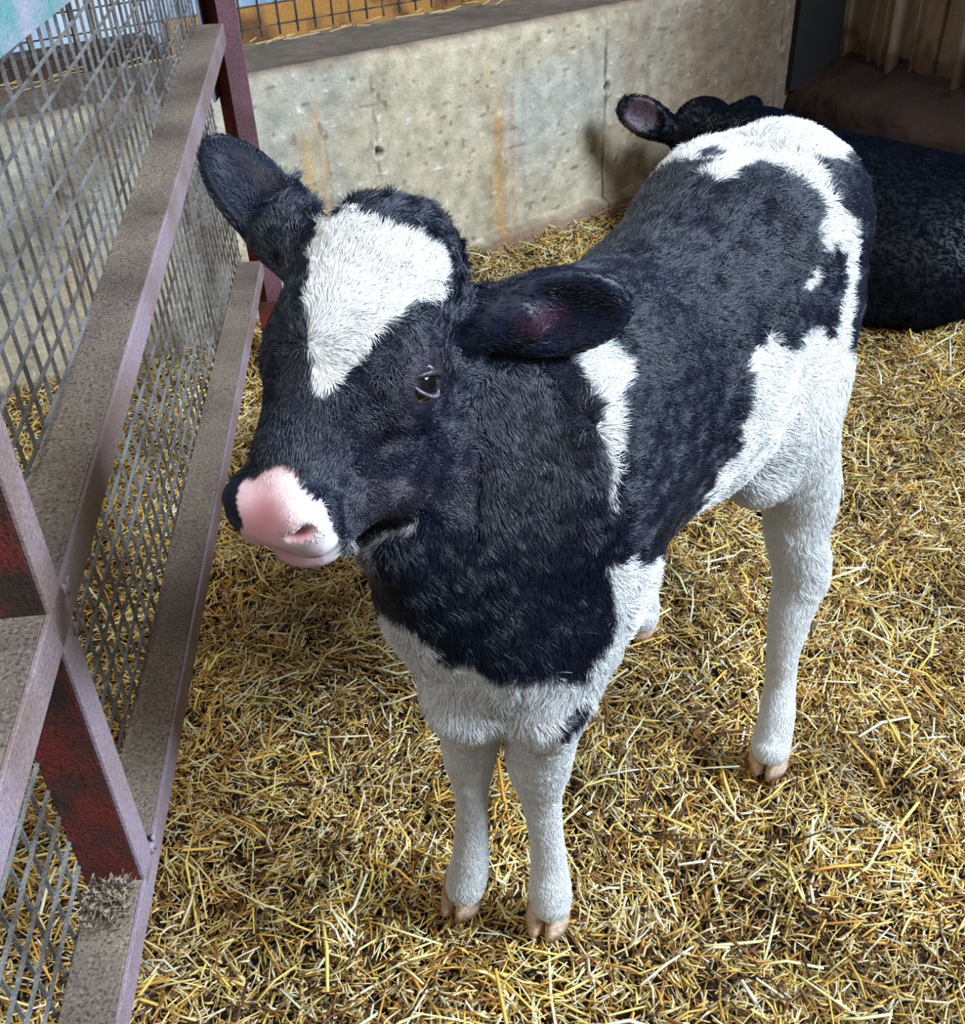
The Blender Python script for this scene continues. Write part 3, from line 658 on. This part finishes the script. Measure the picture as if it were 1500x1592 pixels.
for tip,base,nrm,w_ in EARS(H,HA,HL,HN):
    Lx=nz(tip-base);n2=nz(nrm-Lx*(nrm@Lx));mid=(tip+base)/2;inn=ear&((N_@n2)>.1)&(np.abs((V-mid)@Lx)<.075)
    m=inn*np.clip(1-np.abs((V-mid)@Lx+.012)/.03,0,1)*np.clip(1-np.abs((V-mid)@np.cross(n2,Lx))/.022,0,1);kk=.55 if tip[0]>0 else .0;col=col*(1-m[:,None]*kk)+lin((84,36,54))*m[:,None]*kk
calf=mesh('calf',V,Q,M_skin,smooth=True,cols=col,label='black and white calf standing in the straw with its pink nose turned toward the gate',category='calf')
eyeR=np.linalg.norm(V-H(.071,.060,-.011),axis=1);eyeL=np.linalg.norm(V-H(.071,-.060,-.011),axis=1);eyed=np.minimum(eyeR,eyeL)
# --- coat
dens=np.ones(len(V));dens[snip]=.9*(m_pink[snip]<.25);dens[head&(hl[:,0]>.190)&~snip]=0;dens[eyed<.020]=0
padblack=head&(hl[:,0]>.168)&(hl[:,2]>-.02);dens[padblack&(u<385)]=.0
for tip,base,nrm,w_ in EARS(H,HA,HL,HN):
    Lx=nz(tip-base);n2=nz(nrm-Lx*(nrm@Lx));dens[ear&((N_@n2)>.45)]*=.35
vis=-((V-C)/np.linalg.norm(V-C,axis=1)[:,None]*N_).sum(1);dens*=np.where(vis>-.3,1,.4);dens*=np.where(zc<.95,1.5,1)
ln=np.full(len(V),.0165);dr=np.tile(-Fw*.85-Up*.45,(len(V),1));cmv=np.ones(len(V))
bt=(V-Pf)@(-Fw)
ck=body&(bt<.02);dr[ck]=-Up*.95-Fw*.1+np.sign((V[ck]-Pf)@Lf)[:,None]*Lf*.15;ln[ck]=.019
lowb=(V[:,2]<.50)&body;ln[lowb]=.012;dr[lowb]=-Up;cmv[lowb]=.45
cb=body&(V[:,2]>.44)&(V[:,2]<.56)&(bt<.12);ln[cb]=.022
leg_=V[:,2]<.38;ln[leg_]=.0075;ln[V[:,2]<.07]=.009;dens[leg_]*=1.3;dens[V[:,2]<.040]=0
thigh=(bt>.36)&(V[:,2]<.62)&(V[:,2]>.30);ln[thigh]=.015;dr[thigh]=-Up*.9+Fw*-.25
rump=(bt>.36)&(V[:,2]>.74);ln[rump]=.019;cmv[body]=.75
wh=H(.082,.004,.05);rel=V-wh;rel-=HN*(rel@HN)[:,None];rel/=np.linalg.norm(rel,axis=1,keepdims=True)+1e-6
dr[head]=rel[head]*1.0
sidef=head&(np.abs(hl[:,1])>.035)&(hl[:,0]>.05);dr[sidef]=(-HN*.7+HA*.1-HA*.2)
face=head&(hl[:,0]>.09);ln[face]=.0075;ln[snip]=.0035;ln[head&(hl[:,0]<=.09)]=.0115;cmv[face]=.6
poll=head&(hl[:,0]<-.020);ln[poll]=.019;cmv[poll]=1.5
pb=poll&~white;ln[pb]=.021;cmv[pb]=2.2;dens[head]*=1.4
ln[head&white&(hl[:,0]<.03)]=.014
ln[eyed<.03]=.005;cmv[eyed<.03]=.3
dr[ear]=R*0
for (tip,base,nrm,w_),mm in zip(EARS(H,HA,HL,HN),(earR,earL)): dr[mm]=nz(tip-base)
ln[ear]=.0085;ln[jaw]=.017;dr[jaw]=-Up*.8-R*.4-Fw*.2
ts=tailz&(V[:,2]<.45);ln[ts]=.045;dr[ts]=-Up
hair=coat('coat',calf,V,Q,N_,col,M_coat,NHAIR,dens,ln,dr,.00036,seed=11,cm=cmv)
# --- eyes, lids, lashes
def b_eye(N,L,b):
    a=N.new('ShaderNodeAttribute');a.attribute_name='col';L.new(a.outputs['Color'],b.inputs['Base Color']);b.inputs['Roughness'].default_value=.06;b.inputs['Specular IOR Level'].default_value=.7;b.inputs['Coat Weight'].default_value=1
M_eye=mat('wet_eye',b_eye)
for s in (1,-1):
    c=H(.0708,s*.0535,-.0110);e1=nz(HA*.5+HN*.85);e2=nz(HL*s);e3=nz(HA*.85-HN*.5)
    n1_,n2_=40,24;Vs=[];
    for i in range(n2_+1):
        for j in range(n1_):
            a_,b_=math.pi*i/n2_,2*math.pi*j/n1_;Vs.append(e2*math.cos(a_)+(e1*math.cos(b_)+e3*math.sin(b_))*math.sin(a_))
    Vs=np.array(Vs);look=nz(nz(C-c)*.45+e2*.75) if s>0 else e2;dd=Vs@look
    ce=np.where((dd>.86)[:,None],lin((12,12,16)),np.where((dd>.62)[:,None],lin((44,36,40)),lin((196,180,178))))
    Fc=[(i*n1_+j,i*n1_+(j+1)%n1_,(i+1)*n1_+(j+1)%n1_,(i+1)*n1_+j) for i in range(n2_) for j in range(n1_)]
    eb=mesh('eyeball',c+Vs*.0170,Fc,M_eye,calf,True,cols=ce,label='dark wet eye with a pale inner corner')
    for nm,sg,cc_,rr in (('upper_eyelid',-1,(52,44,48),.0030),('lower_eyelid',1,(120,112,124),.0017)):
        mb=MB();pts=[]
        for t in np.linspace(0,math.pi,17):
            X_=.0172*math.cos(t);Y_=sg*(.0090 if sg<0 else .0095)*math.sin(t)-.0010;zz=math.sqrt(max(.0182**2-X_**2-Y_**2,1e-6))
            pts.append(c+e1*X_+e3*Y_+e2*zz)
        mb.tube(pts,[rr*(.45+.55*math.sin(t)) for t in np.linspace(.2,math.pi-.2,17)],8)
        mb.build(nm,grimy(nm+'_skin',cc_,tuple(int(q*.75) for q in cc_),.4,.6,.4,60,.2),calf,True)
# --- hooves: two claws each
M_hoof=grimy('horn',(214,186,164),(168,128,100),.42,.6,.5,40,.5)
def hoof(cx,fwd,size=1.):
    fwd=nz(fwd);lat=np.array([-fwd[1],fwd[0],0]);c0=np.array([cx[0],cx[1],0.]);mb=MB();n=16
    rings=[(.058,.018,.0125,0),(.045,.024,.0140,.001),(.030,.027,.0150,.004),(.012,.030,.0155,.008),(.0,.0305,.0150,.011)]
    for s in (1,-1):
        k0=len(mb.V)
        for z_,ra,rb,sh_ in rings:
            for i in range(n):
                t=2*math.pi*i/n;x_=ra*math.cos(t);y_=rb*math.sin(t)*(1 if x_<0 else (1-.35*(x_/ra)**2))
                mb.V.append(c0+fwd*(x_+sh_)*size+lat*(s*.0158+y_-s*.15*max(x_,0))*size+Z*z_*size)
        for r_ in range(len(rings)-1):
            for i in range(n): j=(i+1)%n;mb.F.append((k0+r_*n+i,k0+r_*n+j,k0+(r_+1)*n+j,k0+(r_+1)*n+i)[::-1]);mb.m.append(0)
        mb.F.append(tuple(k0+i for i in range(n)));mb.m.append(0);mb.F.append(tuple(k0+(len(rings)-1)*n+i for i in range(n))[::-1]);mb.m.append(0)
    return mb.build('hoof',M_hoof,calf,True)
tc=lambda u_,v_:nz((C-floor(u_,v_))*np.array([1,1,0]))
hoof(floor(853,1424),Fw*.5+tc(853,1424)*.6,.90);hoof(floor(721,1398),Fw*.6+tc(721,1398)*.4-Lf*.15,.86);hoof(floor(1195,1184),Fw*.6+tc(1195,1184)*.5,.90);hoof(floor(996,976),Fw,.88)
# ---------------------------------------------------------------- the black calf lying in the corner
bc=np.array([1.0,2.70,-.015]);bf=nz([-.80,.60,0]);bl=np.array([-bf[1],bf[0],0]);BB=[bf,bl,Up]
def K(t,l,z): return bc+bf*t+bl*l+Up*z
FK=Field((.2,2.0,-.05),(1.75,3.45,.75),.008)
ke=lambda t,l,z,a,b,c_,k=.06:FK.ell(K(t,l,z),BB,(a,b,c_),k)
ke(-.02,0,.19,.40,.24,.20);ke(-.26,.0,.17,.25,.26,.19);ke(.20,0,.22,.22,.20,.19)
ke(-.20,.20,.12,.20,.08,.12);ke(.22,.16,.11,.12,.07,.10);ke(-.05,.24,.06,.18,.06,.06,.03)
hp_=depth(1092,205,3.02)
FK.cone(K(.26,0,.30),.13,hp_-Up*.02,.085,.06)
fdir=nz([-.35,-.75,-.55]);FK.cone(hp_,.078,hp_+fdir*.17,.05,.03);FK.ell(hp_+Up*.025,BB,(.075,.085,.065),.03)
et=depth(962,160,2.97);eb_=depth(1045,205,3.0);FK.cone(eb_,.035,(eb_+et)/2,.035,.02)
l_=nz(et-eb_);n_=nz(nz(C-et)-l_*(nz(C-et)@l_));FK.ell((et+eb_)/2,[l_,np.cross(n_,l_),n_],(.093,.052,.022),.015);FK.ell((et+eb_)/2+n_*.02+l_*.012,[l_,np.cross(n_,l_),n_],(.072,.040,.018),.008,True)
et2=hp_+np.array([.17,.12,.03]);FK.cone(hp_+np.array([.05,.03,.01]),.035,et2,.03,.02)
FK.chain([(K(-.30,.22,.08),.05),(K(-.02,.27,.05),.035),(K(.12,.30,.035),.028)],.02);FK.chain([(K(.25,.2,.08),.045),(K(.36,.24,.05),.03),(K(.24,.30,.035),.025)],.02)
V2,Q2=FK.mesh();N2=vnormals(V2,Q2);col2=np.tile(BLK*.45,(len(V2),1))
inn=(np.linalg.norm(V2-((et+eb_)/2+l_*.02),axis=1)<.05)&(N2@n_>.2);col2[inn]=lin((66,48,58))
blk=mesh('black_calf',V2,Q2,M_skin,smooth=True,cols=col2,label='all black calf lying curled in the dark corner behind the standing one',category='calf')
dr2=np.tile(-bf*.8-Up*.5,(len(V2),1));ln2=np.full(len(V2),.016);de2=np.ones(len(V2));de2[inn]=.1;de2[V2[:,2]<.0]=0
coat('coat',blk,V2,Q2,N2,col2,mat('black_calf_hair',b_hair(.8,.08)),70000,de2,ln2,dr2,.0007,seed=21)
